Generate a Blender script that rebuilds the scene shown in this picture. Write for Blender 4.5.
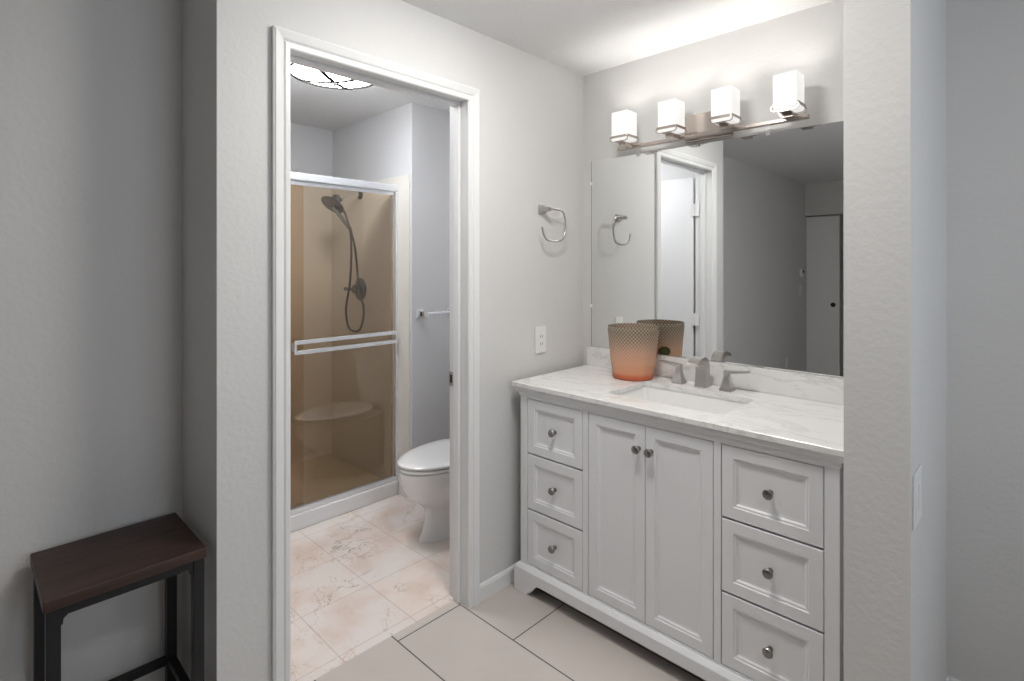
import bpy, bmesh, math
from mathutils import Vector, Matrix, Quaternion

for o in list(bpy.data.objects):
    bpy.data.objects.remove(o)
S = bpy.context.scene
COL = S.collection
PI = math.pi

# ------------------------------------------------------------------ camera
cam_data = bpy.data.cameras.new('camera')
cam = bpy.data.objects.new('camera', cam_data)
COL.objects.link(cam)
cam.location = (1.6831, -2.2589, 1.4075)
cam.rotation_euler = (PI / 2, 0, 0.7715)
cam_data.sensor_width = 36
cam_data.lens = 541.5 / 1024 * 36
cam_data.shift_y = -(340.5 - 264.93) / 1024
cam_data.clip_start = 0.05
S.camera = cam

# ------------------------------------------------------------------ world, lights, exposure
S.view_settings.view_transform = 'Standard'
S.view_settings.look = 'None'
S.view_settings.gamma = 1
S.view_settings.exposure = 0.95
S.view_settings.use_curve_mapping = False
W = bpy.data.worlds.new('world')
S.world = W
W.use_nodes = True
bg = W.node_tree.nodes['Background']
bg.inputs[0].default_value = (0.62, 0.74, 1.0, 1)
bg.inputs[1].default_value = 0.5

WINDOW_POWER = 9
SHADE_STRENGTH = 0.33
BULB_POWER = 0.75
DOME_STRENGTH = 16.5
ROOM_DOME_STRENGTH = 15.0
ALCOVE_FILL_STRENGTH = 34.0


def area(name, loc, target, sx, sy, power, color):
    d = bpy.data.lights.new(name, 'AREA')
    d.shape = 'RECTANGLE'
    d.size = sx
    d.size_y = sy
    d.energy = power
    d.color = color
    o = bpy.data.objects.new(name, d)
    COL.objects.link(o)
    o.location = loc
    o.rotation_euler = (Vector(target) - Vector(loc)).to_track_quat('-Z', 'Y').to_euler()
    return o


area('window_daylight', (3.62, -1.05, 1.5), (0, -0.9, 1.3), 1.4, 1.3, WINDOW_POWER, (0.84, 0.91, 1.0))


# ------------------------------------------------------------------ materials
def new_mat(name):
    m = bpy.data.materials.new(name)
    m.use_nodes = True
    nt = m.node_tree
    return m, nt, nt.nodes['Principled BSDF']


def N(nt, t, **kw):
    n = nt.nodes.new(t)
    for k, v in kw.items():
        setattr(n, k, v)
    return n


def pbr(name, col, rough=0.5, metal=0.0, coat=0.0, bump=None, var=0.0, vscale=4, spec=None):
    m, nt, b = new_mat(name)
    b.inputs['Base Color'].default_value = (*col, 1)
    b.inputs['Roughness'].default_value = rough
    b.inputs['Metallic'].default_value = metal
    b.inputs['Coat Weight'].default_value = coat
    if spec is not None:
        b.inputs['Specular IOR Level'].default_value = spec
    tc = N(nt, 'ShaderNodeTexCoord')
    if var:
        n = N(nt, 'ShaderNodeTexNoise')
        n.inputs['Scale'].default_value = vscale
        n.inputs['Detail'].default_value = 4
        nt.links.new(tc.outputs['Object'], n.inputs['Vector'])
        r = N(nt, 'ShaderNodeValToRGB')
        r.color_ramp.elements[0].position = 0.35
        r.color_ramp.elements[1].position = 0.65
        r.color_ramp.elements[0].color = (*[c * (1 - var) for c in col], 1)
        r.color_ramp.elements[1].color = (*[min(1, c * (1 + var)) for c in col], 1)
        nt.links.new(n.outputs[0], r.inputs[0])
        nt.links.new(r.outputs[0], b.inputs['Base Color'])
    if bump:
        sc, st, dist = bump
        n = N(nt, 'ShaderNodeTexNoise')
        n.inputs['Scale'].default_value = sc
        n.inputs['Detail'].default_value = 3
        nt.links.new(tc.outputs['Object'], n.inputs['Vector'])
        bp = N(nt, 'ShaderNodeBump')
        bp.inputs['Strength'].default_value = st
        bp.inputs['Distance'].default_value = dist
        nt.links.new(n.outputs[0], bp.inputs['Height'])
        nt.links.new(bp.outputs[0], b.inputs['Normal'])
    return m


M_wall = pbr('wall_paint', (0.655, 0.65, 0.64), 0.62, bump=(60, 0.26, 0.004), var=0.012, vscale=2)
M_bathwall = pbr('bathroom_paint', (0.66, 0.66, 0.67), 0.55, bump=(45, 0.25, 0.005))
M_ceil = pbr('ceiling_paint', (0.80, 0.80, 0.80), 0.8, bump=(70, 0.6, 0.008))
M_trim = pbr('trim_enamel', (0.77, 0.77, 0.765), 0.32, bump=(9, 0.06, 0.004))
M_cab = pbr('vanity_enamel', (0.79, 0.795, 0.81), 0.34)
M_cabin = pbr('vanity_inside', (0.35, 0.34, 0.33), 0.8)
M_nickel = pbr('brushed_nickel', (0.54, 0.515, 0.49), 0.30, 1.0)
M_knob = pbr('knob_metal', (0.27, 0.26, 0.25), 0.28, 1.0)
M_lampnickel = pbr('lamp_nickel', (0.50, 0.44, 0.40), 0.22, 1.0)
M_chrome = pbr('chrome', (0.78, 0.79, 0.81), 0.10, 1.0)
M_alum = pbr('silver_aluminium', (0.86, 0.88, 0.92), 0.26, 0.7)
M_gun = pbr('dark_shower_metal', (0.17, 0.18, 0.20), 0.28, 0.9)
M_porc = pbr('white_porcelain', (0.80, 0.80, 0.80), 0.08, coat=0.6)
M_sink = pbr('sink_porcelain', (0.84, 0.84, 0.83), 0.10, coat=0.5)
M_plastic = pbr('white_plastic', (0.80, 0.80, 0.79), 0.3)
M_dark = pbr('black_void', (0.012, 0.012, 0.012), 0.6)
M_frame = pbr('black_steel', (0.012, 0.012, 0.013), 0.42, 0.3)
M_surround = pbr('shower_surround', (0.76, 0.73, 0.68), 0.28, coat=0.3)
M_pan = pbr('shower_pan', (0.72, 0.64, 0.44), 0.4)
M_curb = pbr('curb_enamel', (0.74, 0.74, 0.745), 0.25)
M_door = pbr('door_paint', (0.80, 0.80, 0.81), 0.45)
M_caulk = pbr('grout_dark', (0.10, 0.09, 0.085), 0.8)
M_strap = pbr('matte_dark_strap', (0.03, 0.028, 0.025), 0.9, spec=0.0)
M_olive = pbr('olive_paper', (0.06, 0.06, 0.012), 0.6)


def mirror_mat():
    m, nt, b = new_mat('mirror_silver')
    b.inputs['Base Color'].default_value = (0.86, 0.87, 0.865, 1)
    b.inputs['Metallic'].default_value = 1
    b.inputs['Roughness'].default_value = 0.0
    return m


M_mirror = mirror_mat()


def emis(name, col, strength, base=(0.85, 0.85, 0.85)):
    m, nt, b = new_mat(name)
    b.inputs['Base Color'].default_value = (*base, 1)
    b.inputs['Roughness'].default_value = 0.35
    b.inputs['Emission Color'].default_value = (*col, 1)
    b.inputs['Emission Strength'].default_value = strength
    return m


M_shade = emis('frosted_lit_glass', (1.0, 0.98, 0.95), SHADE_STRENGTH, (0.5, 0.5, 0.5))
M_dome = emis('lit_dome_glass', (0.95, 0.97, 1.0), DOME_STRENGTH)
M_alcovefill = emis('lit_alcove_fill_glass', (1.0, 0.975, 0.94), ALCOVE_FILL_STRENGTH)
M_roomdome = emis('lit_room_dome_glass', (1.0, 0.965, 0.92), ROOM_DOME_STRENGTH)


def clear_glass(name, tint, gloss=0.0, rough=0.0, ior=1.5):
    """thin architectural sheet: tinted see-through plus a fresnel reflection"""
    m = bpy.data.materials.new(name)
    m.use_nodes = True
    nt = m.node_tree
    nt.nodes.clear()
    out = N(nt, 'ShaderNodeOutputMaterial')
    tr = N(nt, 'ShaderNodeBsdfTransparent')
    tr.inputs[0].default_value = (*tint, 1)
    gl = N(nt, 'ShaderNodeBsdfGlossy')
    gl.inputs['Roughness'].default_value = rough
    gl.inputs['Color'].default_value = (1, 1, 1, 1)
    fr = N(nt, 'ShaderNodeFresnel')
    fr.inputs[0].default_value = ior
    mx = N(nt, 'ShaderNodeMixShader')
    if gloss:
        ad = N(nt, 'ShaderNodeMath', operation='ADD')
        ad.inputs[1].default_value = gloss
        nt.links.new(fr.outputs[0], ad.inputs[0])
        nt.links.new(ad.outputs[0], mx.inputs[0])
    else:
        nt.links.new(fr.outputs[0], mx.inputs[0])
    nt.links.new(tr.outputs[0], mx.inputs[1])
    nt.links.new(gl.outputs[0], mx.inputs[2])
    nt.links.new(mx.outputs[0], out.inputs[0])
    return m


M_bronze = clear_glass('bronze_glass', (0.915, 0.845, 0.755), gloss=0.02)
M_pane = clear_glass('window_glass', (0.97, 0.98, 0.98))


def tile_mat(name, width, row, ox, oy, offs, c1, c2, mortar, msize, rough, vein=None):
    m, nt, b = new_mat(name)
    tc = N(nt, 'ShaderNodeTexCoord')
    mp = N(nt, 'ShaderNodeMapping')
    mp.inputs['Location'].default_value = (ox, oy, 0)
    nt.links.new(tc.outputs['Object'], mp.inputs[0])
    br = N(nt, 'ShaderNodeTexBrick', offset=offs, offset_frequency=2, squash=1.0)
    br.inputs['Scale'].default_value = 1
    br.inputs['Brick Width'].default_value = width
    br.inputs['Row Height'].default_value = row
    br.inputs['Mortar Size'].default_value = msize
    br.inputs['Mortar Smooth'].default_value = 0.1
    br.inputs['Bias'].default_value = 0
    br.inputs['Color1'].default_value = (*c1, 1)
    br.inputs['Color2'].default_value = (*c2, 1)
    br.inputs['Mortar'].default_value = (*mortar, 1)
    nt.links.new(mp.outputs[0], br.inputs['Vector'])
    n = N(nt, 'ShaderNodeTexNoise')
    n.inputs['Scale'].default_value = 5
    n.inputs['Detail'].default_value = 5
    nt.links.new(tc.outputs['Object'], n.inputs['Vector'])
    r = N(nt, 'ShaderNodeValToRGB')
    if vein:
        r.color_ramp.elements[0].position = 0.36
        r.color_ramp.elements[0].color = (0.93, 0.85, 0.80, 1)
        r.color_ramp.elements[1].position = 0.56
        r.color_ramp.elements[1].color = (1.0, 1.0, 1.0, 1)
    else:
        r.color_ramp.elements[0].color = (0.92, 0.915, 0.91, 1)
        r.color_ramp.elements[1].color = (1.06, 1.06, 1.06, 1)
    nt.links.new(n.outputs[0], r.inputs[0])
    mul = N(nt, 'ShaderNodeMix', data_type='RGBA', blend_type='MULTIPLY')
    mul.inputs[0].default_value = 1
    nt.links.new(br.outputs[0], mul.inputs[6])
    nt.links.new(r.outputs[0], mul.inputs[7])
    last = mul.outputs[2]
    if vein:
        def ridge(scale, width_, dist, mask_scale, mask_lo, mask_hi, col, seed):
            nonlocal last
            mp2 = N(nt, 'ShaderNodeMapping')
            mp2.inputs['Location'].default_value = (seed, seed * 0.7, 0)
            nt.links.new(tc.outputs['Object'], mp2.inputs[0])
            a = N(nt, 'ShaderNodeTexNoise')
            a.inputs['Scale'].default_value = scale
            a.inputs['Detail'].default_value = 6
            a.inputs['Roughness'].default_value = 0.6
            a.inputs['Distortion'].default_value = dist
            nt.links.new(mp2.outputs[0], a.inputs['Vector'])
            s = N(nt, 'ShaderNodeMath', operation='SUBTRACT')
            s.inputs[1].default_value = 0.5
            nt.links.new(a.outputs[0], s.inputs[0])
            ab = N(nt, 'ShaderNodeMath', operation='ABSOLUTE')
            nt.links.new(s.outputs[0], ab.inputs[0])
            mr = N(nt, 'ShaderNodeMapRange')
            mr.inputs[1].default_value = 0
            mr.inputs[2].default_value = width_
            mr.inputs[3].default_value = 1
            mr.inputs[4].default_value = 0
            nt.links.new(ab.outputs[0], mr.inputs[0])
            k = N(nt, 'ShaderNodeTexNoise')
            k.inputs['Scale'].default_value = mask_scale
            nt.links.new(mp2.outputs[0], k.inputs['Vector'])
            kr = N(nt, 'ShaderNodeMapRange')
            kr.inputs[1].default_value = mask_lo
            kr.inputs[2].default_value = mask_hi
            nt.links.new(k.outputs[0], kr.inputs[0])
            mm = N(nt, 'ShaderNodeMath', operation='MULTIPLY')
            nt.links.new(mr.outputs[0], mm.inputs[0])
            nt.links.new(kr.outputs[0], mm.inputs[1])
            mx = N(nt, 'ShaderNodeMix', data_type='RGBA', blend_type='MIX')
            nt.links.new(mm.outputs[0], mx.inputs[0])
            nt.links.new(last, mx.inputs[6])
            mx.inputs[7].default_value = (*col, 1)
            last = mx.outputs[2]
        for args in vein:
            ridge(*args)
    nt.links.new(last, b.inputs['Base Color'])
    b.inputs['Roughness'].default_value = rough
    bp = N(nt, 'ShaderNodeBump', invert=True)
    bp.inputs['Strength'].default_value = 0.4
    bp.inputs['Distance'].default_value = 0.002
    nt.links.new(br.outputs['Fac'], bp.inputs['Height'])
    nt.links.new(bp.outputs[0], b.inputs['Normal'])
    return m


M_tile = tile_mat('porcelain_floor_tile', 0.61, 0.305, 0.035 + 6.1, 0.80 + 3.05 * 2, 0.5,
                  (0.57, 0.515, 0.475), (0.54, 0.495, 0.46), (0.10, 0.09, 0.085), 0.0028, 0.34)
M_marbletile = tile_mat('marble_floor_tile', 0.307, 0.307, 0.12 + 3.07, 0.99 + 3.07, 0.0,
                        (0.80, 0.72, 0.67), (0.78, 0.72, 0.69), (0.58, 0.50, 0.45), 0.0016, 0.16,
                        vein=[(3.2, 0.010, 0.8, 2.2, 0.45, 0.62, (0.42, 0.33, 0.28), 3.0),
                              (6.0, 0.014, 1.2, 2.6, 0.46, 0.64, (0.62, 0.44, 0.34), 8.0)])


def marble_counter():
    m, nt, b = new_mat('white_marble')
    tc = N(nt, 'ShaderNodeTexCoord')
    mp = N(nt, 'ShaderNodeMapping')
    mp.inputs['Scale'].default_value = (1.0, 2.6, 1.6)
    mp.inputs['Rotation'].default_value = (0, 0.5, 0.45)
    nt.links.new(tc.outputs['Object'], mp.inputs[0])
    a = N(nt, 'ShaderNodeTexNoise')
    a.inputs['Scale'].default_value = 3.2
    a.inputs['Detail'].default_value = 8
    a.inputs['Roughness'].default_value = 0.62
    a.inputs['Distortion'].default_value = 0.9
    nt.links.new(mp.outputs[0], a.inputs['Vector'])
    s = N(nt, 'ShaderNodeMath', operation='SUBTRACT')
    s.inputs[1].default_value = 0.5
    nt.links.new(a.outputs[0], s.inputs[0])
    ab = N(nt, 'ShaderNodeMath', operation='ABSOLUTE')
    nt.links.new(s.outputs[0], ab.inputs[0])
    r = N(nt, 'ShaderNodeValToRGB')
    r.color_ramp.elements[0].position = 0.0
    r.color_ramp.elements[0].color = (0.69, 0.68, 0.67, 1)
    r.color_ramp.elements[1].position = 0.03
    r.color_ramp.elements[1].color = (0.83, 0.825, 0.82, 1)
    nt.links.new(ab.outputs[0], r.inputs[0])
    c = N(nt, 'ShaderNodeTexNoise')
    c.inputs['Scale'].default_value = 2.2
    c.inputs['Detail'].default_value = 4
    nt.links.new(mp.outputs[0], c.inputs['Vector'])
    r2 = N(nt, 'ShaderNodeValToRGB')
    r2.color_ramp.elements[0].position = 0.35
    r2.color_ramp.elements[0].color = (0.95, 0.945, 0.94, 1)
    r2.color_ramp.elements[1].position = 0.6
    r2.color_ramp.elements[1].color = (1, 1, 1, 1)
    nt.links.new(c.outputs[0], r2.inputs[0])
    mul = N(nt, 'ShaderNodeMix', data_type='RGBA', blend_type='MULTIPLY')
    mul.inputs[0].default_value = 1
    nt.links.new(r.outputs[0], mul.inputs[6])
    nt.links.new(r2.outputs[0], mul.inputs[7])
    nt.links.new(mul.outputs[2], b.inputs['Base Color'])
    b.inputs['Roughness'].default_value = 0.24
    return m


M_marble = marble_counter()


def wood_mat():
    m, nt, b = new_mat('dark_walnut')
    tc = N(nt, 'ShaderNodeTexCoord')
    mp = N(nt, 'ShaderNodeMapping')
    mp.inputs['Scale'].default_value = (38, 2.2, 38)
    nt.links.new(tc.outputs['Object'], mp.inputs[0])
    a = N(nt, 'ShaderNodeTexNoise')
    a.inputs['Scale'].default_value = 1.4
    a.inputs['Detail'].default_value = 6
    nt.links.new(mp.outputs[0], a.inputs['Vector'])
    r = N(nt, 'ShaderNodeValToRGB')
    r.color_ramp.elements[0].position = 0.3
    r.color_ramp.elements[0].color = (0.018, 0.008, 0.005, 1)
    r.color_ramp.elements[1].position = 0.75
    r.color_ramp.elements[1].color = (0.065, 0.028, 0.019, 1)
    nt.links.new(a.outputs[0], r.inputs[0])
    nt.links.new(r.outputs[0], b.inputs['Base Color'])
    b.inputs['Roughness'].default_value = 0.45
    bp = N(nt, 'ShaderNodeBump')
    bp.inputs['Strength'].default_value = 0.2
    bp.inputs['Distance'].default_value = 0.002
    nt.links.new(a.outputs[0], bp.inputs['Height'])
    nt.links.new(bp.outputs[0], b.inputs['Normal'])
    return m


M_wood = wood_mat()


def vase_mat(z0, z1):
    """ombre glass: coral at the foot, pale peach, smoky brown at the rim"""
    m = bpy.data.materials.new('ombre_vase_glass')
    m.use_nodes = True
    nt = m.node_tree
    nt.nodes.clear()
    out = N(nt, 'ShaderNodeOutputMaterial')
    tc = N(nt, 'ShaderNodeTexCoord')
    sp = N(nt, 'ShaderNodeSeparateXYZ')
    nt.links.new(tc.outputs['Object'], sp.inputs[0])
    mr = N(nt, 'ShaderNodeMapRange')
    mr.inputs[1].default_value = z0
    mr.inputs[2].default_value = z1
    nt.links.new(sp.outputs['Z'], mr.inputs[0])
    r = N(nt, 'ShaderNodeValToRGB')
    e = r.color_ramp.elements
    e[0].position = 0.0
    e[0].color = (0.80, 0.16, 0.06, 1)
    e[1].position = 1.0
    e[1].color = (0.36, 0.29, 0.22, 1)
    for p, c in ((0.08, (0.92, 0.27, 0.12)), (0.13, (1.0, 0.50, 0.30)), (0.34, (1.0, 0.60, 0.38)),
                 (0.5, (0.90, 0.52, 0.36)), (0.72, (0.52, 0.35, 0.25)), (0.9, (0.33, 0.25, 0.18))):
        x = e.new(p)
        x.color = (*c, 1)
    nt.links.new(mr.outputs[0], r.inputs[0])
    tl = N(nt, 'ShaderNodeBsdfTranslucent')
    df = N(nt, 'ShaderNodeBsdfDiffuse')
    tp = N(nt, 'ShaderNodeBsdfTransparent')
    gl = N(nt, 'ShaderNodeBsdfGlossy')
    gl.inputs['Roughness'].default_value = 0.2
    # lozenge facets of the pressed glass; light caught on their crests painted in
    def mth(op, a, b=None, c=None):
        n = N(nt, 'ShaderNodeMath', operation=op)
        for i, v in enumerate((a, b, c)):
            if v is None:
                continue
            if isinstance(v, (int, float)):
                n.inputs[i].default_value = v
            else:
                nt.links.new(v, n.inputs[i])
        return n.outputs[0]
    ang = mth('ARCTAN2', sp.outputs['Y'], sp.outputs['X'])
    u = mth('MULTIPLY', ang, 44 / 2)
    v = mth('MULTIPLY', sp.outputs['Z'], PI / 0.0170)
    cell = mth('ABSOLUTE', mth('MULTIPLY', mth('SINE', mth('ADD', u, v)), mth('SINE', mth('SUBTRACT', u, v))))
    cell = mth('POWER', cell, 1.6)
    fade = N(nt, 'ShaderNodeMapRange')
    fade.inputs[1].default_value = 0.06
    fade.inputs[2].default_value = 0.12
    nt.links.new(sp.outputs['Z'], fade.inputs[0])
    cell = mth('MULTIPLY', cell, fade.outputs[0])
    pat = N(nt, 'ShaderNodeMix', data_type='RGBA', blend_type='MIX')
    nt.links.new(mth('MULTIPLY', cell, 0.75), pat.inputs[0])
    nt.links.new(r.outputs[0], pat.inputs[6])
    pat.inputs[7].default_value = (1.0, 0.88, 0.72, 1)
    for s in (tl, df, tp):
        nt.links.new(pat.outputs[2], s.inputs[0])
    m1 = N(nt, 'ShaderNodeMixShader')
    m1.inputs[0].default_value = 0.7
    nt.links.new(tl.outputs[0], m1.inputs[1])
    nt.links.new(df.outputs[0], m1.inputs[2])
    m2 = N(nt, 'ShaderNodeMixShader')
    m2.inputs[0].default_value = 0.22
    nt.links.new(m1.outputs[0], m2.inputs[1])
    nt.links.new(tp.outputs[0], m2.inputs[2])
    fr = N(nt, 'ShaderNodeFresnel')
    m3 = N(nt, 'ShaderNodeMixShader')
    nt.links.new(fr.outputs[0], m3.inputs[0])
    nt.links.new(m2.outputs[0], m3.inputs[1])
    nt.links.new(gl.outputs[0], m3.inputs[2])
    nt.links.new(m3.outputs[0], out.inputs[0])
    return m


# ------------------------------------------------------------------ mesh helpers
def wloc(o):
    v = Vector((0, 0, 0))
    while o:
        v = v + o.location
        o = o.parent
    return v


class MB:
    """collects shapes in world coordinates and links them as ONE mesh object"""

    def __init__(s):
        s.bm = bmesh.new()

    def box(s, x0, x1, y0, y1, z0, z1, rot=None, pivot=None):
        r = bmesh.ops.create_cube(s.bm, size=1)
        vs = r['verts']
        bmesh.ops.scale(s.bm, vec=(x1 - x0, y1 - y0, z1 - z0), verts=vs)
        bmesh.ops.translate(s.bm, vec=((x0 + x1) / 2, (y0 + y1) / 2, (z0 + z1) / 2), verts=vs)
        if rot is not None:
            bmesh.ops.rotate(s.bm, cent=pivot, matrix=rot, verts=vs)
        return s

    def poly(s, pts, ext):
        """closed outline of 3-D points extruded along the vector ext"""
        a = [s.bm.verts.new(p) for p in pts]
        b = [s.bm.verts.new(Vector(p) + Vector(ext)) for p in pts]
        n = len(a)
        s.bm.faces.new(a)
        s.bm.faces.new(b[::-1])
        for i in range(n):
            s.bm.faces.new((a[i], b[i], b[(i + 1) % n], a[(i + 1) % n]))
        return s

    def loft(s, rings, cap=True, close=False):
        R = [[s.bm.verts.new(p) for p in r] for r in rings]
        n = len(R[0])
        m = len(R)
        for j in range(m if close else m - 1):
            A, B = R[j], R[(j + 1) % m]
            for i in range(n):
                s.bm.faces.new((A[i], A[(i + 1) % n], B[(i + 1) % n], B[i]))
        if cap and not close:
            s.bm.faces.new(R[0][::-1])
            s.bm.faces.new(R[-1])
        return s

    def tube(s, pts, rad, seg=10, closed=False):
        P = [Vector(p) for p in pts]
        n = len(P)
        rings = []
        up = None
        for i in range(n):
            if closed:
                t = (P[(i + 1) % n] - P[i - 1]).normalized()
            else:
                t = (P[min(i + 1, n - 1)] - P[max(i - 1, 0)]).normalized()
            if up is None:
                up = t.orthogonal().normalized()
            else:
                up = (up - t * up.dot(t)).normalized()
            w = t.cross(up)
            rr = rad[i] if isinstance(rad, (list, tuple)) else rad
            rings.append([P[i] + (up * math.cos(a) + w * math.sin(a)) * rr
                          for a in [2 * PI * k / seg for k in range(seg)]])
        return s.loft(rings, True, closed)

    def band(s, pts, w, t, axis=(0, 0, 1), closed=False):
        """flat strip: width w along axis, thickness t"""
        P = [Vector(p) for p in pts]
        n = len(P)
        ax = Vector(axis).normalized()
        rings = []
        for i in range(n):
            if closed:
                d = (P[(i + 1) % n] - P[i - 1]).normalized()
            else:
                d = (P[min(i + 1, n - 1)] - P[max(i - 1, 0)]).normalized()
            nn = d.cross(ax).normalized()
            rings.append([P[i] + ax * w / 2 + nn * t / 2, P[i] - ax * w / 2 + nn * t / 2,
                          P[i] - ax * w / 2 - nn * t / 2, P[i] + ax * w / 2 - nn * t / 2])
        return s.loft(rings, True, closed)

    def lathe(s, prof, center, axis='z', seg=32, cap=True):
        c = Vector(center)
        rings = []
        for r, h in prof:
            ring = []
            for k in range(seg):
                a = 2 * PI * k / seg
                u, v = r * math.cos(a), r * math.sin(a)
                if axis == 'z':
                    p = Vector((u, v, h))
                elif axis == 'y':
                    p = Vector((u, h, v))
                else:
                    p = Vector((h, u, v))
                ring.append(c + p)
            rings.append(ring)
        return s.loft(rings, cap)

    def build(s, name, mat, parent=None, bevel=0, smooth=False, seg=2, origin=None, subd=0):
        base = wloc(parent) if parent else (Vector(origin) if origin else Vector((0, 0, 0)))
        bmesh.ops.recalc_face_normals(s.bm, faces=s.bm.faces)
        bmesh.ops.translate(s.bm, vec=-base, verts=s.bm.verts)
        me = bpy.data.meshes.new(name)
        s.bm.to_mesh(me)
        s.bm.free()
        me.materials.append(mat)
        o = bpy.data.objects.new(name, me)
        COL.objects.link(o)
        if parent:
            o.parent = parent
        elif origin:
            o.location = origin
        if smooth:
            for p in me.polygons:
                p.use_smooth = True
            e = o.modifiers.new('smooth_edges', 'EDGE_SPLIT')
            e.split_angle = math.radians(38)
        if bevel:
            b = o.modifiers.new('bevel', 'BEVEL')
            b.width = bevel
            b.segments = seg
            b.limit_method = 'ANGLE'
            b.angle_limit = math.radians(40)
        if subd:
            q = o.modifiers.new('subdivision', 'SUBSURF')
            q.levels = q.render_levels = subd
        return o


def thing(name, label, cat, loc=(0, 0, 0), group=None):
    o = bpy.data.objects.new(name, None)
    o.empty_display_size = 0.05
    COL.objects.link(o)
    o.location = loc
    o['label'] = label
    o['category'] = cat
    if group:
        o['group'] = group
    return o


def tag(o, label, cat, group=None):
    o['label'] = label
    o['category'] = cat
    if group:
        o['group'] = group
    return o


def struct(o, label=None):
    o['kind'] = 'structure'
    if label:
        o['label'] = label
    return o


def copy_tree(o, parent=None):
    c = o.copy()
    COL.objects.link(c)
    if parent:
        c.parent = parent
    for ch in o.children:
        copy_tree(ch, c)
    return c


def smooth_path(pts, n=8):
    """Catmull-Rom through the points"""
    P = [Vector(p) for p in pts]
    out = []
    for i in range(len(P) - 1):
        p0, p1, p2, p3 = P[max(i - 1, 0)], P[i], P[i + 1], P[min(i + 2, len(P) - 1)]
        for k in range(n):
            t = k / n
            out.append(0.5 * ((2 * p1) + (p2 - p0) * t + (2 * p0 - 5 * p1 + 4 * p2 - p3) * t * t +
                              (-p0 + 3 * p1 - 3 * p2 + p3) * t ** 3))
    out.append(P[-1])
    return out


H = 2.382
YL, YR, ZT = -1.533, -0.790, 2.085      # bathroom doorway, clear opening

# ------------------------------------------------------------------ the setting
struct(MB().box(-0.078, 3.4, -5.6, 0.0, -0.1, 0).box(-0.44, -0.078, -5.6, -1.69, -0.1, 0)
       .build('floor', M_tile), 'greige porcelain tile floor with dark grout')
struct(MB().box(-2.1, -0.078, -1.69, 0.12, -0.1, 0).build('floor_bathroom', M_marbletile),
       'pinkish cream marble tile bathroom floor')
struct(MB().box(-2.1, 3.5, -5.6, 0.15, H, H + 0.1).build('ceiling', M_ceil), 'white textured ceiling')
struct(MB().box(-0.115, 3.5, 0, 0.12, 0, H).build('wall_back', M_wall), 'light grey textured wall behind the mirror')
struct(MB().box(-0.115, 0, -1.738, YL - 0.018, 0, H).box(-0.115, 0, YR + 0.018, 0, 0, H)
       .box(-0.115, 0, YL - 0.018, YR + 0.018, ZT + 0.018, H)
       .build('wall_left', M_wall), 'light grey textured wall around the bathroom doorway')
struct(MB().box(-0.44, -0.115, -1.738, -1.64, 0, H).build('wall_left_return', M_wall), 'short shaded wall return beside the stool')
struct(MB().box(-0.44, -0.338, -4.9, -1.738, 0, H).build('wall_left_hall', M_wall), 'grey wall behind the wooden stool')
struct(MB().box(1.331, 1.468, -0.70, 0, 0, H).build('wall_wing', M_wall), 'wing wall at the right end of the vanity')
wy0, wy1, wz0, wz1 = -1.75, -0.35, 0.85, 2.15
struct(MB().box(3.4, 3.5, -5.6, wy0, 0, H).box(3.4, 3.5, wy1, 0, 0, H).box(3.4, 3.5, wy0, wy1, 0, wz0)
       .box(3.4, 3.5, wy0, wy1, wz1, H).build('wall_right', M_wall), 'grey wall with the daylight window')
struct(MB().box(-0.44, -0.338, -5.0, -4.9, 0, H).box(0.42, 3.4, -5.0, -4.9, 0, H).box(-0.338, 0.42, -5.0, -4.9, 2.0, H)
       .build('wall_front', M_wall), 'grey far wall with closet opening')
struct(MB().box(-0.54, 3.4, -5.6, -5.5, 0, H).box(-0.54, -0.44, -5.5, -4.9, 0, H).box(0.6, 0.7, -5.5, -5.0, 0, H).build('wall_closet', M_wall), 'back wall of the closet')
struct(MB().box(-2.1, -1.99, -1.74, 0.12, 0, H).build('wall_bathroom_back', M_bathwall), 'pale wall behind the shower')
struct(MB().box(-1.99, -1.01, -0.35, 0.12, 0, H).build('wall_bathroom_side', M_bathwall), 'pale wall block between shower and toilet')
struct(MB().box(-1.01, -0.115, 0.02, 0.12, 0, H).build('wall_bathroom_right', M_bathwall), 'pale wall behind the toilet tank')
struct(MB().box(-1.99, -0.44, -1.74, -1.64, 0, H).build('wall_bathroom_left', M_bathwall), 'pale wall at the left of the bathroom')

# window in the right wall
w1 = struct(MB().box(3.40, 3.5, wy0, wy0 + 0.05, wz0, wz1).box(3.40, 3.5, wy1 - 0.05, wy1, wz0, wz1)
            .box(3.40, 3.5, wy0, wy1, wz0, wz0 + 0.05).box(3.40, 3.5, wy0, wy1, wz1 - 0.05, wz1)
            .box(3.43, 3.47, -1.07, -1.03, wz0, wz1).build('window_1', M_trim), 'white framed window')
MB().box(3.445, 3.452, wy0 + 0.05, wy1 - 0.05, wz0 + 0.05, wz1 - 0.05).build('pane', M_pane, w1)


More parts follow.
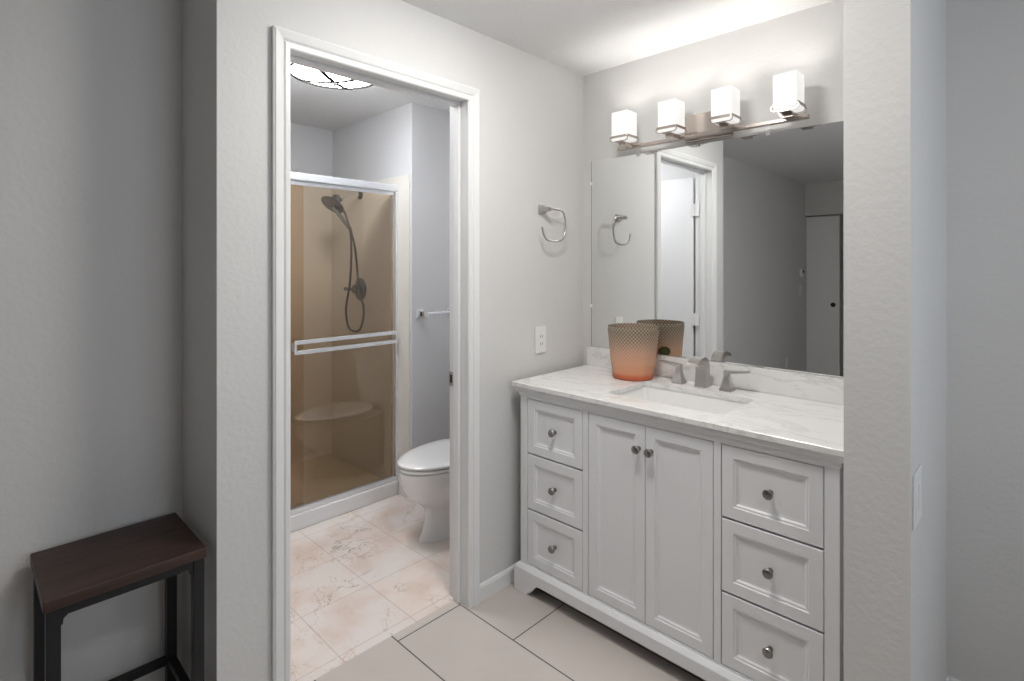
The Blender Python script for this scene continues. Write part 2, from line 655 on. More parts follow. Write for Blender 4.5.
def casing(name, xface, sgn, label, reveal=0.0):
    prof = [(-0.004, 0.0), (-0.004, 0.008), (0.0, 0.012), (0.012, 0.013), (0.018, 0.009), (0.023, 0.014),
            (0.037, 0.018), (0.045, 0.020), (0.049, 0.017), (0.052, 0.016), (0.052, 0.0)]
    rings = []
    for w, t in prof:
        w += reveal
        x = xface + sgn * t
        rings.append([(x, YL - w, 0), (x, YL - w, ZT + w), (x, YR + w, ZT + w), (x, YR + w, 0)])
    m = MB()
    R = [[m.bm.verts.new(p) for p in r] for r in rings]
    n = len(R)
    for j in range(n):
        for i in range(3):
            m.bm.faces.new((R[j][i], R[j][i + 1], R[(j + 1) % n][i + 1], R[(j + 1) % n][i]))
    m.bm.faces.new([r[0] for r in R])
    m.bm.faces.new([r[3] for r in R][::-1])
    return struct(m.build(name, M_trim), label)


casing('trim_1', 0.0005, 1, 'white moulded casing around the bathroom doorway')
casing('trim_2', -0.1155, -1, 'white casing on the bathroom side of the doorway', 0.014)
# jamb lining and stops
struct(MB().box(-0.117, 0.001, YL - 0.017, YL, 0, ZT + 0.017).box(-0.117, 0.001, YR, YR + 0.017, 0, ZT + 0.017)
       .box(-0.117, 0.001, YL, YR, ZT, ZT + 0.017)
       .build('trim_3', M_trim, bevel=0.0015), 'white door jamb lining')
struct(MB().box(-0.078, -0.044, YL, YL + 0.012, 0, ZT).box(-0.078, -0.044, YR - 0.012, YR, 0, ZT)
       .box(-0.078, -0.044, YL + 0.012, YR - 0.012, ZT - 0.012, ZT)
       .build('trim_4', M_trim, bevel=0.002), 'door stop strip inside the jamb')
st = MB().box(-0.1185, -0.088, YR - 0.0025, YR - 0.0005, 0.895, 0.955).build('strike_plate', M_nickel, bevel=0.0008)
tag(st, 'small metal strike plate on the right jamb of the bathroom doorway', 'strike plate')
MB().box(-0.110, -0.097, YR - 0.0032, YR - 0.0026, 0.908, 0.942).build('latch_hole', M_dark, st)

# baseboards
def baseboard(name, x0, x1, y0, y1, out, label):
    m = MB()
    z = 0.068
    if out in ('+x', '-x'):
        s_ = 1 if out == '+x' else -1
        xb = x0
        m.poly([(xb, y0, 0), (xb + s_ * 0.012, y0, 0), (xb + s_ * 0.012, y0, z - 0.014),
                (xb + s_ * 0.008, y0, z - 0.004), (xb + s_ * 0.004, y0, z), (xb, y0, z)], (0, y1 - y0, 0))
    else:
        s_ = 1 if out == '+y' else -1
        yb = y0
        m.poly([(x0, yb, 0), (x0, yb + s_ * 0.012, 0), (x0, yb + s_ * 0.012, z - 0.014),
                (x0, yb + s_ * 0.008, z - 0.004), (x0, yb + s_ * 0.004, z), (x0, yb, z)], (x1 - x0, 0, 0))
    return struct(m.build(name, M_trim), label)


baseboard('baseboard_back_left', 0, 0, YR + 0.053, -0.012, '+x', 'white baseboard between doorway and vanity')
baseboard('baseboard_left', 0, 0, -1.738, YL - 0.053, '+x', 'white baseboard left of the doorway')
baseboard('baseboard_hall', -0.338, 0, -4.9, -1.752, '+x', 'white baseboard behind the stool')
baseboard('baseboard_return', -0.326, 0, -1.738, 0, '-y', 'white baseboard on the short return')
baseboard('baseboard_wing', 1.331, 1.468, -0.70, 0, '-y', 'white baseboard at the wing wall end')
baseboard('baseboard_wing_side', 1.468, 0, -0.70, -0.012, '+x', 'white baseboard on the wing wall side')
baseboard('baseboard_right', 1.468, 3.4, 0, 0, '-y', 'white baseboard on the wall right of the wing wall')
baseboard('baseboard_bathroom', -1.01, 0, -0.35, 0.008, '+x', 'white baseboard beside the toilet')

# bathroom door, folded open into the bathroom
d1 = struct(MB().box(-0.868, -0.137, -1.560, -1.525, 0.012, 2.05).build('door_1', M_door, bevel=0.002),
            'white flat bathroom door standing open')
for hz in (0.22, 1.01, 1.81):
    hm = MB()
    hm.tube([(-0.1285, -1.519, hz - 0.045), (-0.1285, -1.519, hz + 0.045)], 0.006, 10)
    hm.box(-0.145, -0.085, -1.5245, -1.522, hz - 0.045, hz + 0.045)
    hm.build('hinge', M_plastic, d1, smooth=True)
MB().lathe([(0.026, 0.0), (0.026, 0.006), (0.010, 0.010), (0.010, 0.030), (0.024, 0.040), (0.027, 0.052), (0.018, 0.062), (0.001, 0.064)],
           (-0.803, -1.525, 0.925), 'y', 24).build('door_knob', M_nickel, d1, smooth=True)
d2 = struct(MB().box(-0.334, 0.02, -4.965, -4.93, 0.01, 1.985).build('door_2', M_door, bevel=0.002),
            'white sliding closet door seen in the mirror')
MB().lathe([(0.027, 0.0), (0.027, 0.003), (0.022, 0.004), (0.020, 0.002), (0.001, 0.002)], (-0.045, -4.93, 0.94), 'y', 24) \
    .build('flush_pull', M_dark, d2, smooth=True)

# ------------------------------------------------------------------ vanity cabinet
VF = -0.545
van = thing('vanity_cabinet', 'white painted vanity cabinet with two doors and six drawers under the marble top',
            'cabinet', (0.677, -0.28, 0))
b = MB()
for x0, x1 in ((0.068, 0.1065), (0.4025, 0.4265), (0.9275, 0.9515), (1.2485, 1.287)):
    b.box(x0, x1, VF, VF + 0.022, 0.118, 0.852)
for x0, x1 in ((0.1065, 0.4025), (0.4265, 0.9275), (0.9515, 1.2485)):
    b.box(x0, x1, VF, VF + 0.022, 0.835, 0.852)
    b.box(x0, x1, VF, VF + 0.022, 0.108, 0.1255)
b.build('face_frame', M_cab, van, bevel=0.0012)
c = MB()
c.box(0.068, 0.084, VF + 0.022, -0.03, 0.0, 0.878).box(1.271, 1.287, VF + 0.022, -0.03, 0.0, 0.878)
c.box(0.084, 1.271, -0.045, -0.03, 0.11, 0.878).box(0.084, 1.271, VF + 0.022, -0.045, 0.11, 0.124)
c.box(0.4065, 0.4225, VF + 0.022, -0.045, 0.124, 0.74).box(0.9315, 0.9475, VF + 0.022, -0.045, 0.124, 0.74)
c.build('carcass', M_cab, van)
# crown moulding under the top
mo = MB()
pr_ = [(0.0, 0.840), (0.004, 0.846), (0.005, 0.858), (0.012, 0.862), (0.014, 0.879), (0.0, 0.879)]
R = []
for t, z in pr_:
    R.append([(0.068 - t, -0.03, z), (0.068 - t, VF - t, z), (1.287 + t, VF - t, z), (1.287 + t, -0.03, z)])
Rv = [[mo.bm.verts.new(p) for p in r] for r in R]
for j in range(len(Rv)):
    k = (j + 1) % len(Rv)
    for i in range(3):
        mo.bm.faces.new((Rv[j][i], Rv[j][i + 1], Rv[k][i + 1], Rv[k][i]))
mo.bm.faces.new([r[0] for r in Rv])
mo.bm.faces.new([r[3] for r in Rv])
mo.build('crown_moulding', M_cab, van)
# base skirt with bracket feet
sk = MB()
xa, xb_ = 0.046, 1.309
yf = VF - 0.018
out = [(xa, 0), (xa + 0.075, 0), (xa + 0.078, 0.012), (xa + 0.088, 0.016), (xa + 0.100, 0.024), (xa + 0.112, 0.042),
       (xa + 0.128, 0.056), (xa + 0.145, 0.060)]
outline = out + [(xa + xb_ - x, z) for x, z in out[::-1]]
outline += [(xb_, 0.104), (xa, 0.104)]
sk.poly([(x, yf, z) for x, z in outline], (0, 0.018, 0))
sk.box(xa, xa + 0.018, yf + 0.018, -0.03, 0, 0.104).box(xb_ - 0.018, xb_, yf + 0.018, -0.03, 0, 0.104)
sk.poly([(xa, yf, 0.104), (xa + 0.014, yf + 0.014, 0.119), (xb_ - 0.014, yf + 0.014, 0.119), (xb_, yf, 0.104)], (0, 0.02, 0))
sk.build('base_skirt', M_cab, van, bevel=0.0012)


def front(name, x0, x1, z0, z1, fw=0.047):
    m = MB()
    y = VF + 0.001

    def ring(d, yy):
        return [(x0 + d, yy, z0 + d), (x1 - d, yy, z0 + d), (x1 - d, yy, z1 - d), (x0 + d, yy, z1 - d)]
    rings = [ring(0, y + 0.019), ring(0, y + 0.0015), ring(0.0015, y), ring(fw - 0.010, y), ring(fw - 0.008, y + 0.003),
             ring(fw - 0.002, y + 0.0035), ring(fw + 0.003, y + 0.008), ring(fw + 0.012, y + 0.009), ring(fw + 0.014, y + 0.009)]
    m.loft(rings)
    return m.build(name, M_cab, van)


def add_knob(x, z, part):
    MB().lathe([(0.0085, 0.0), (0.0085, -0.002), (0.0055, -0.004), (0.005, -0.012), (0.009, -0.017), (0.0145, -0.021),
                (0.0155, -0.026), (0.013, -0.030), (0.006, -0.032), (0.0005, -0.0325)],
               (x, VF + 0.0095, z), 'y', 20).build('knob', M_knob, part, smooth=True)


g = 0.0025
rows = [(0.6005, 0.835), (0.363, 0.5985), (0.1255, 0.361)]
for xs in ((0.1065, 0.4025), (0.9515, 1.2485)):
    for z0, z1 in rows:
        d = front('drawer', xs[0] + g, xs[1] - g, z0 + g, z1 - g)
        add_knob((xs[0] + xs[1]) / 2, (z0 + z1) / 2, d)
for xs, kx in (((0.4265, 0.677), 0.652), ((0.677, 0.9275), 0.702)):
    d = front('cabinet_door', xs[0] + (g if xs[0] < .5 else 0.001), xs[1] - (g if xs[1] > .9 else 0.001), 0.1255 + g, 0.835 - g)
    MB().lathe([(0.0085, 0.0), (0.0085, -0.002), (0.0055, -0.004), (0.005, -0.012), (0.009, -0.017), (0.0145, -0.021),
                (0.0155, -0.026), (0.013, -0.030), (0.006, -0.032), (0.0005, -0.0325)],
               (kx, VF + 0.001, 0.748), 'y', 20).build('knob', M_knob, d, smooth=True)

# ------------------------------------------------------------------ marble top, sink, faucet
ctop = thing('countertop', 'white marble vanity top with grey veins and a low backsplash', 'countertop', (0.677, -0.28, 0.879))
SX0, SX1, SY0, SY1 = 0.452, 0.918, -0.452, -0.158


def rrect(x0, x1, y0, y1, r, z, n=5):
    pts = []
    for cx_, cy_, a0 in ((x1 - r, y1 - r, 0), (x0 + r, y1 - r, 90), (x0 + r, y0 + r, 180), (x1 - r, y0 + r, 270)):
        for k in range(n + 1):
            a = math.radians(a0 + 90 * k / n)
            pts.append((cx_ + r * math.cos(a), cy_ + r * math.sin(a), z))
    return pts


def slab_ring(x0, x1, y0, y1, r):
    return lambda z: rrect(x0, x1, y0, y1, r, z)


o_ = slab_ring(0.036, 1.322, -0.567, -0.001, 0.004)
i_ = slab_ring(SX0, SX1, SY0, SY1, 0.016)
o2 = slab_ring(0.038, 1.320, -0.565, -0.002, 0.004)
MB().loft([i_(0.880), o2(0.880), o_(0.882), o_(0.898), o2(0.900), i_(0.900)], close=True).build('top_slab', M_marble, ctop)
MB().box(0.036, 1.322, -0.020, -0.001, 0.9005, 0.994).build('backsplash', M_marble, ctop, bevel=0.0012)

sink = thing('sink_basin', 'white rectangular undermount basin set into the marble top', 'sink', (0.685, -0.305, 0.74))
sr = lambda d, z, r: rrect(SX0 + d, SX1 - d, SY0 + d, SY1 - d, r, z)
MB().loft([sr(-0.018, 0.8795, 0.03), sr(-0.004, 0.8795, 0.018), sr(0.004, 0.85, 0.02), sr(0.022, 0.765, 0.03), sr(0.045, 0.748, 0.03), sr(0.12, 0.742, 0.02),
           sr(0.12, 0.732, 0.02), sr(0.04, 0.738, 0.03), sr(0.012, 0.757, 0.03), sr(-0.008, 0.85, 0.02), sr(-0.018, 0.869, 0.03)], close=False, cap=False) \
    .build('bowl', M_sink, sink, smooth=True)
MB().poly([p for p in sr(0.119, 0.742, 0.02)], (0, 0, -0.01)).build('bowl_floor', M_sink, sink)
MB().lathe([(0.0, 0.0), (0.024, 0.0), (0.024, 0.003), (0.018, 0.004), (0.016, 0.002), (0.001, 0.002)], (0.685, -0.305, 0.7425), 'z', 24, cap=False) \
    .build('drain', M_nickel, sink, smooth=True)

fau = thing('faucet', 'brushed nickel widespread faucet with arched spout and two lever handles', 'faucet', (0.676, -0.085, 0.9005))
# spout: rectangular section swept up and forward
sx = 0.676
ctr = smooth_path([(0.0, -0.082, 0.9005), (0, -0.082, 0.94), (0, -0.080, 0.975), (0, -0.085, 0.998), (0, -0.101, 1.011),
                   (0, -0.125, 1.014), (0, -0.150, 1.011), (0, -0.172, 1.003)], 5)
rings = []
for i, p in enumerate(ctr):
    t = (ctr[min(i + 1, len(ctr) - 1)] - ctr[max(i - 1, 0)]).normalized()
    nrm = Vector((1, 0, 0)).cross(t).normalized()
    f = i / (len(ctr) - 1)
    hw = 0.0215 + 0.003 * max(0, 1 - f * 6) + 0.002 * f
    ht = (0.020 + 0.004 * max(0, 1 - f * 5)) * (1 - 0.68 * max(0, (f - 0.35) / 0.65))
    rings.append([Vector((sx - hw, p.y, p.z)) - nrm * ht, Vector((sx + hw, p.y, p.z)) - nrm * ht,
                  Vector((sx + hw, p.y, p.z)) + nrm * ht, Vector((sx - hw, p.y, p.z)) + nrm * ht])
MB().loft(rings).build('spout', M_nickel, fau, bevel=0.002, smooth=True)
for s_, hx in ((-1, 0.574), (1, 0.782)):
    m = MB()
    hr = []
    for z, w in ((0.9005, 0.0235), (0.906, 0.0235), (0.918, 0.019), (0.935, 0.0145), (0.952, 0.0115), (0.968, 0.0105), (0.980, 0.0115)):
        hr.append([(hx - w, -0.088 - w, z), (hx + w, -0.088 - w, z), (hx + w, -0.088 + w, z), (hx - w, -0.088 + w, z)])
    m.loft(hr)
    hd = m.build('handle', M_nickel, fau, bevel=0.0015, smooth=True)
    lv = MB()
    P = [(hx - s_ * 0.012, 0.9745, 0.0115, 0.0065), (hx + s_ * 0.02, 0.977, 0.0115, 0.0055), (hx + s_ * 0.055, 0.981, 0.0105, 0.004), (hx + s_ * 0.088, 0.986, 0.0095, 0.003)]
    lv.loft([[(x, -0.088 - w, z - t), (x, -0.088 + w, z - t), (x, -0.088 + w, z + t), (x, -0.088 - w, z + t)] for x, z, w, t in P])
    lv.build('lever', M_nickel, hd, bevel=0.0012)

# ------------------------------------------------------------------ vase
VX, VY, VZ = 0.372, -0.128, 0.9012
vase = thing('glass_vase', 'wide textured glass vase fading from smoky brown rim to coral base', 'vase', (VX, VY, VZ))
vh = 0.232


def vr(z):
    f = z / vh
    return 0.0905 + 0.0215 * f ** 1.05


vm = MB()
NS, NR = 240, 116
outer = []
for j in range(NR + 1):
    z = vh * j / NR
    row = []
    for k in range(NS):
        a = 2 * PI * k / NS
        amp = 0
        if 0.045 < z < vh - 0.015:
            # hobnail lozenges: raised cells on a diagonal grid
            u = k / NS * 44
            v = z / 0.0085
            amp = 0.0034 * min(1, (z - 0.045) / 0.04) * abs(math.sin(PI * (u + v / 2)) * math.sin(PI * (u - v / 2)))
        r = vr(z) + amp
        if z < 0.006:
            r -= 0.004 * (1 - z / 0.006)
        row.append((VX + r * math.cos(a), VY + r * math.sin(a), VZ + z))
    outer.append(row)
inner = []
for j in range(12, -1, -1):
    z = 0.022 + (vh - 0.022) * j / 12
    r = vr(z) - 0.005
    inner.append([(VX + r * math.cos(2 * PI * k / NS), VY + r * math.sin(2 * PI * k / NS), VZ + z) for k in range(NS)])
vm.loft(outer + inner)
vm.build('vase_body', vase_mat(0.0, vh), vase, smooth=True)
# oval sticker low on the side towards the mirror
stk = MB()
a0 = math.radians(50)
pts = []
for k in range(24):
    t = 2 * PI * k / 24
    z = 0.104 + 0.024 * math.sin(t)
    a = a0 + 0.26 * math.cos(t)
    r = vr(z) + 0.0050
    pts.append((VX + r * math.cos(a), VY + r * math.sin(a), VZ + z))
stk.poly(pts, (math.cos(a0) * 0.001, math.sin(a0) * 0.001, 0))
sto = stk.build('sticker', M_olive, vase)
sto['label'] = 'dark olive oval sticker'

# ------------------------------------------------------------------ mirror
mir = thing('wall_mirror', 'large frameless wall mirror above the marble backsplash', 'mirror', (0.70, 0, 0.997))
MB().box(0.056, 1.330, -0.006, -0.001, 0.997, 1.932).build('mirror_glass', M_mirror, mir)
MB().box(0.0535, 0.0558, -0.006, -0.001, 0.997, 1.932).build('dark_edge', M_caulk, mir)
for x in (0.325, 0.912):
    MB().box(x - 0.008, x + 0.008, -0.0105, -0.001, 1.922, 1.944).build('clip', M_plastic, mir, bevel=0.002)
for z in (1.20, 1.82):
    MB().box(0.046, 0.060, -0.0105, -0.001, z - 0.008, z + 0.008).build('clip', M_plastic, mir, bevel=0.002)

# ------------------------------------------------------------------ vanity light
vl = thing('vanity_light', 'four-light brushed nickel bar fixture above the mirror', 'wall light', (0.67, 0, 2.0))
MB().box(0.565, 0.775, -0.022, -0.001, 1.945, 2.062).build('backplate', M_lampnickel, vl, bevel=0.004)
MB().box(0.635, 0.705, -0.050, -0.022, 1.951, 1.966).build('arm', M_lampnickel, vl, bevel=0.002)
MB().box(0.252, 1.076, -0.072, -0.050, 1.949, 1.964).build('bar', M_lampnickel, vl, bevel=0.002)
for i in range(4):
    cx_ = 0.319 + 0.2345 * i
    cy_ = -0.1175
    sh = MB()
    q = 0.0425
    sh.loft([rrect(cx_ - q + d, cx_ + q - d, cy_ - q + d, cy_ + q - d, r, z) for d, r, z in
             ((0.012, 0.006, 1.972), (0.003, 0.007, 1.975), (0.0, 0.006, 1.983), (0.0, 0.006, 2.104), (0.004, 0.005, 2.1045), (0.004, 0.005, 2.02), (0.006, 0.004, 1.982))])
    sh.build('shade', M_shade, vl, smooth=True)
    bl = bpy.data.lights.new('bulb_light', 'POINT')
    bl.energy = BULB_POWER
    bl.color = (1.0, 0.96, 0.91)
    bl.shadow_soft_size = 0.02
    blo = bpy.data.objects.new('bulb_light', bl)
    COL.objects.link(blo)
    blo.location = (cx_, cy_, 2.055)
    hq = q + 0.004
    hd = MB()
    hd.band(rrect(cx_ - hq, cx_ + hq, cy_ - hq, cy_ + hq, 0.008, 1.990), 0.010, 0.003, (0, 0, 1), closed=True)
    for yy in (cy_ - hq, cy_ + hq):
        path = [(cx_ + hq - 0.004, yy, 1.990), (cx_ + hq + 0.001, yy, 1.983), (cx_ + hq - 0.001, yy, 1.974), (cx_ + hq - 0.010, yy, 1.9685),
                (cx_, yy, 1.968), (cx_ - hq + 0.010, yy, 1.9685), (cx_ - hq + 0.001, yy, 1.974), (cx_ - hq - 0.001, yy, 1.983), (cx_ - hq + 0.004, yy, 1.990)]
        hd.band(path, 0.004, 0.003, (0, 1, 0))
    hd.box(cx_ - 0.018, cx_ + 0.018, cy_ - hq - 0.002, cy_ + hq + 0.002, 1.9645, 1.9685)
    hd.box(cx_ - 0.018, cx_ + 0.018, -0.135, -0.0725, 1.950, 1.9645)
    hd.build('shade_holder', M_lampnickel, vl)

# ------------------------------------------------------------------ towel ring, wall plates
tr = thing('towel_ring', 'open brushed nickel towel ring on the wall between doorway and mirror', 'towel ring', (0, -0.325, 1.66))
m = MB()
m.loft([[(x, -0.330 - w, 1.669 - w), (x, -0.330 + w, 1.669 - w), (x, -0.330 + w, 1.669 + w), (x, -0.330 - w, 1.669 + w)]
        for x, w in ((0.001, 0.022), (0.005, 0.022), (0.012, 0.016), (0.028, 0.011), (0.052, 0.010), (0.058, 0.007))])
m.build('mount', M_nickel, tr, bevel=0.0012)
ringpts = smooth_path([(0.05, -0.332, 1.669), (0.05, -0.311, 1.668), (0.05, -0.262, 1.669), (0.05, -0.228, 1.660), (0.05, -0.213, 1.630), (0.05, -0.210, 1.600),
                       (0.05, -0.216, 1.560), (0.05, -0.232, 1.532), (0.05, -0.268, 1.521), (0.05, -0.305, 1.519), (0.05, -0.350, 1.527),
                       (0.05, -0.370, 1.548), (0.05, -0.380, 1.582)], 5)
MB().tube(ringpts, 0.0048, 10).build('ring', M_nickel, tr, smooth=True)

sw = thing('wall_outlet', 'white outlet plate on the wall between doorway and vanity', 'outlet', (0, -0.338, 1.056))
MB().box(0.0005, 0.006, -0.376, -0.300, 0.994, 1.118).build('cover_plate', M_plastic, sw, bevel=0.003)
MB().box(0.006, 0.0085, -0.355, -0.321, 1.022, 1.090).build('receptacle', M_plastic, sw, bevel=0.001)
for z in (1.038, 1.072):
    MB().box(0.0085, 0.0089, -0.346, -0.343, z - 0.006, z + 0.006).box(0.0085, 0.0089, -0.333, -0.330, z - 0.006, z + 0.006) \
        .build('socket_slots', M_caulk, sw)

sp_ = thing('light_switch', 'white switch plate on the narrow side of the wing wall', 'switch', (1.468, -0.62, 0.85))
MB().box(1.4685, 1.472, -0.672, -0.560, 0.775, 0.905).build('cover_plate', M_plastic, sp_, bevel=0.003)
for y in (-0.645, -0.597):
    MB().box(1.472, 1.4735, y - 0.016, y + 0.016, 0.806, 0.872).build('rocker', M_plastic, sp_, bevel=0.001)

th = thing('thermostat', 'small white thermostat on the hall wall, seen only in the mirror', 'thermostat', (-0.338, -4.73, 1.32))
MB().box(-0.3375, -0.31, -4.775, -4.695, 1.27, 1.36).build('case', M_plastic, th, bevel=0.004)
MB().box(-0.31, -0.309, -4.765, -4.715, 1.31, 1.35).build('display', M_caulk, th)
h2 = thing('light_switch', 'white light switch under the thermostat, seen only in the mirror', 'switch', (-0.338, -4.72, 1.11))
MB().box(-0.3375, -0.332, -4.755, -4.68, 1.05, 1.17).build('cover_plate', M_plastic, h2, bevel=0.002)
MB().box(-0.332, -0.327, -4.722, -4.712, 1.10, 1.12).build('toggle', M_plastic, h2)
h3 = thing('wall_outlet', 'white outlet low on the hall wall, seen only in the mirror', 'outlet', (-0.338, -4.23, 0.32))
MB().box(-0.3375, -0.332, -4.268, -4.192, 0.26, 0.38).build('cover_plate', M_plastic, h3, bevel=0.002)
MB().box(-0.332, -0.329, -4.247, -4.213, 0.285, 0.355).build('receptacle', M_plastic, h3)

# ------------------------------------------------------------------ stool
stl = thing('stool', 'counter stool with dark wooden seat and black metal frame in the left corner', 'stool', (-0.16, -1.943, 0))
MB().box(-0.310, 0.002, -2.115, -1.764, 0.583, 0.612).build('seat', M_wood, stl, bevel=0.0025)
lw = 0.028
XA, XB, YA, YB = -0.304, -0.004, -2.109, -1.768
for x in (XA, XB - lw):
    for y in (YA, YB - lw):
        MB().box(x, x + lw, y, y + lw, 0, 0.5825).build('leg', M_frame, stl, bevel=0.002)
ap = MB()
for x in (XA + 0.003, XB - lw + 0.003):
    ap.box(x, x + 0.022, YA + lw, YB - lw, 0.560, 0.5825)
for y in (YA + 0.003, YB - lw + 0.003):
    ap.box(XA + lw, XB - lw, y, y + 0.022, 0.560, 0.5825)
for x in (XA + 0.003, XB - lw + 0.003):
    for s_, y in ((1, YA + lw), (-1, YB - lw)):
        ap.poly([(x, y, 0.560), (x, y + s_ * 0.014, 0.560), (x, y + s_ * 0.005, 0.552), (x, y + s_ * 0.004, 0.540), (x, y, 0.537)], (0.022, 0, 0))
ap.build('apron', M_frame, stl, bevel=0.001)
for x in (XA + 0.003, XB - lw + 0.003):
    MB().box(x, x + 0.022, YA + lw, YB - lw, 0.150, 0.172).build('stretcher', M_frame, stl, bevel=0.001)
for y in (YA + 0.003, YB - lw + 0.003):
    MB().box(XA + lw, XB - lw, y, y + 0.022, 0.150, 0.172).build('stretcher', M_frame, stl, bevel=0.001)

# ------------------------------------------------------------------ shower
se = thing('shower_enclosure', 'alcove shower with bronze glass sliding doors in a silver frame', 'shower', (-1.16, -1.0, 0))
MB().box(-1.988, -1.978, -1.628, -0.362, 0.045, 1.952).box(-1.988, -1.026, -0.362, -0.351, 0.0, 1.952) \
    .box(-1.988, -1.12, -1.639, -1.628, 0.045, 1.952).build('wall_panels', M_surround, se, bevel=0.001)
MB().box(-1.977, -1.215, -1.627, -0.363, 0.0005, 0.045).build('pan', M_pan, se, bevel=0.002)
MB().box(-1.214, -1.130, -1.639, -0.363, 0.0005, 0.085).build('curb', M_curb, se, bevel=0.006, seg=3)
MB().box(-1.195, -1.130, -1.638, -0.364, 1.853, 1.900) \
    .build('header_rail', M_alum, se, bevel=0.012, seg=4)
MB().box(-1.195, -1.137, -1.638, -0.364, 0.0855, 0.097).box(-1.148, -1.139, -1.638, -0.364, 0.097, 0.113) \
    .build('bottom_track', M_alum, se, bevel=0.001)
for y0, y1 in ((-0.378, -0.3635), (-1.638, -1.623)):
    MB().box(-1.193, -1.137, y0, y1, 0.0975, 1.8525).build('side_jamb', M_alum, se, bevel=0.001)
for nm, x, ya, yb in (('sliding_door', -1.158, -1.024, -0.384), ('sliding_door', -1.182, -1.618, -0.940)):
    fr = MB().box(x - 0.006, x + 0.006, ya, yb, 1.835, 1.852).build(nm, M_alum, se)
    MB().box(x - 0.006, x + 0.006, ya, yb, 0.104, 0.114).build('bottom_rail', M_alum, fr)
    MB().box(x - 0.003, x + 0.003, ya, yb, 0.1145, 1.8345).build('glass', M_bronze, fr)
    if x > -1.16:
        bx = x + 0.045
        bar = MB()
        for z in (0.944, 0.998):
            bar.box(bx - 0.004, bx + 0.004, ya + 0.006, yb - 0.002, z - 0.011, z + 0.011)
        bar.box(bx - 0.005, bx + 0.005, ya + 0.004, ya + 0.016, 0.935, 1.007)
        bar.box(bx - 0.005, bx + 0.005, yb - 0.012, yb, 0.935, 1.007)
        bar.box(x + 0.004, bx - 0.004, ya + 0.004, ya + 0.012, 0.950, 0.992)
        bar.box(x + 0.004, bx - 0.004, yb - 0.010, yb - 0.002, 0.950, 0.992)
        bar.build('towel_bar', M_alum, fr, bevel=0.002)

HOSE = [(-1.466, -0.50, 1.637), (-1.481, -0.46, 1.516), (-1.511, -0.425, 1.354), (-1.470, -0.44, 1.23), (-1.448, -0.42, 1.15), (-1.448, -0.42, 1.06), (-1.470, -0.43, 0.992),
        (-1.505, -0.445, 0.975), (-1.56, -0.455, 0.990), (-1.583, -0.46, 1.04), (-1.576, -0.47, 1.132), (-1.501, -0.485, 1.289), (-1.447, -0.505, 1.459), (-1.440, -0.515, 1.607), (-1.480, -0.525, 1.725), (-1.53, -0.53, 1.775)]
sh = thing('shower_set', 'dark metal shower head, hose and round valve on the shower side wall behind the glass', 'shower head', (-1.58, -0.362, 1.25))
MB().lathe([(0.030, 0.0), (0.030, -0.004), (0.022, -0.010), (0.012, -0.014)], (-1.58, -0.3625, 1.877), 'y', 24).build('flange', M_gun, sh, smooth=True)
MB().tube(smooth_path([(-1.58, -0.376, 1.877), (-1.578, -0.42, 1.872), (-1.572, -0.465, 1.852), (-1.566, -0.505, 1.825)], 5), 0.009, 12).build('arm', M_chrome, sh, smooth=True)


def tilted_disc(center, normal, prof, seg=28):
    n = Vector(normal).normalized()
    u = n.orthogonal().normalized()
    v = n.cross(u)
    c = Vector(center)
    return [[c + n * h + (u * math.cos(2 * PI * k / seg) + v * math.sin(2 * PI * k / seg)) * r for k in range(seg)] for r, h in prof]


hn = (0.10, -0.60, -0.80)
MB().loft(tilted_disc((-1.575, -0.565, 1.795), hn, ((0.014, -0.075), (0.030, -0.062), (0.034, -0.034), (0.056, -0.018), (0.076, -0.006), (0.080, 0.002), (0.076, 0.006), (0.020, 0.007)))) \
    .build('spray_face', M_gun, sh, smooth=True)
MB().tube(smooth_path([(-1.575, -0.560, 1.775), (-1.545, -0.540, 1.735), (-1.505, -0.520, 1.685), (-1.466, -0.500, 1.635)], 5), 0.0125, 12).build('wand_handle', M_gun, sh, smooth=True)
MB().tube(smooth_path(HOSE, 7), 0.007, 8).build('hose', M_gun, sh, smooth=True)
MB().lathe([(0.075, 0.0), (0.075, -0.004), (0.066, -0.010), (0.030, -0.014), (0.028, -0.050), (0.020, -0.056), (0.001, -0.056)],
           (-1.58, -0.3625, 1.245), 'y', 32).build('escutcheon', M_gun, sh, smooth=True)
MB().loft([[(x, -0.408 - w, 1.245 - w), (x, -0.408 + w, 1.245 - w), (x, -0.408 + w, 1.245 + w), (x, -0.408 - w, 1.245 + w)]
           for x, w in ((-1.585, 0.012), (-1.64, 0.010), (-1.70, 0.012))]) \
    .build('valve_lever', M_gun, sh, bevel=0.002)

# ------------------------------------------------------------------ bathroom towel bar, ceiling light
tb = thing('towel_bar', 'short chrome towel bar on the bathroom wall above the toilet', 'towel bar', (-1.01, -0.18, 1.113))
for y in (-0.300, -0.058):
    m = MB()
    m.loft([[(x, y - w, 1.113 - w), (x, y + w, 1.113 - w), (x, y + w, 1.113 + w), (x, y - w, 1.113 + w)]
            for x, w in ((-1.0095, 0.026), (-1.003, 0.026), (-0.992, 0.016), (-0.960, 0.013), (-0.956, 0.015), (-0.934, 0.015))])
    m.build('post', M_chrome, tb, bevel=0.001)
MB().tube([(-0.945, -0.288, 1.113), (-0.945, -0.070, 1.113)], 0.0105, 14).build('bar', M_alum, tb, smooth=True)

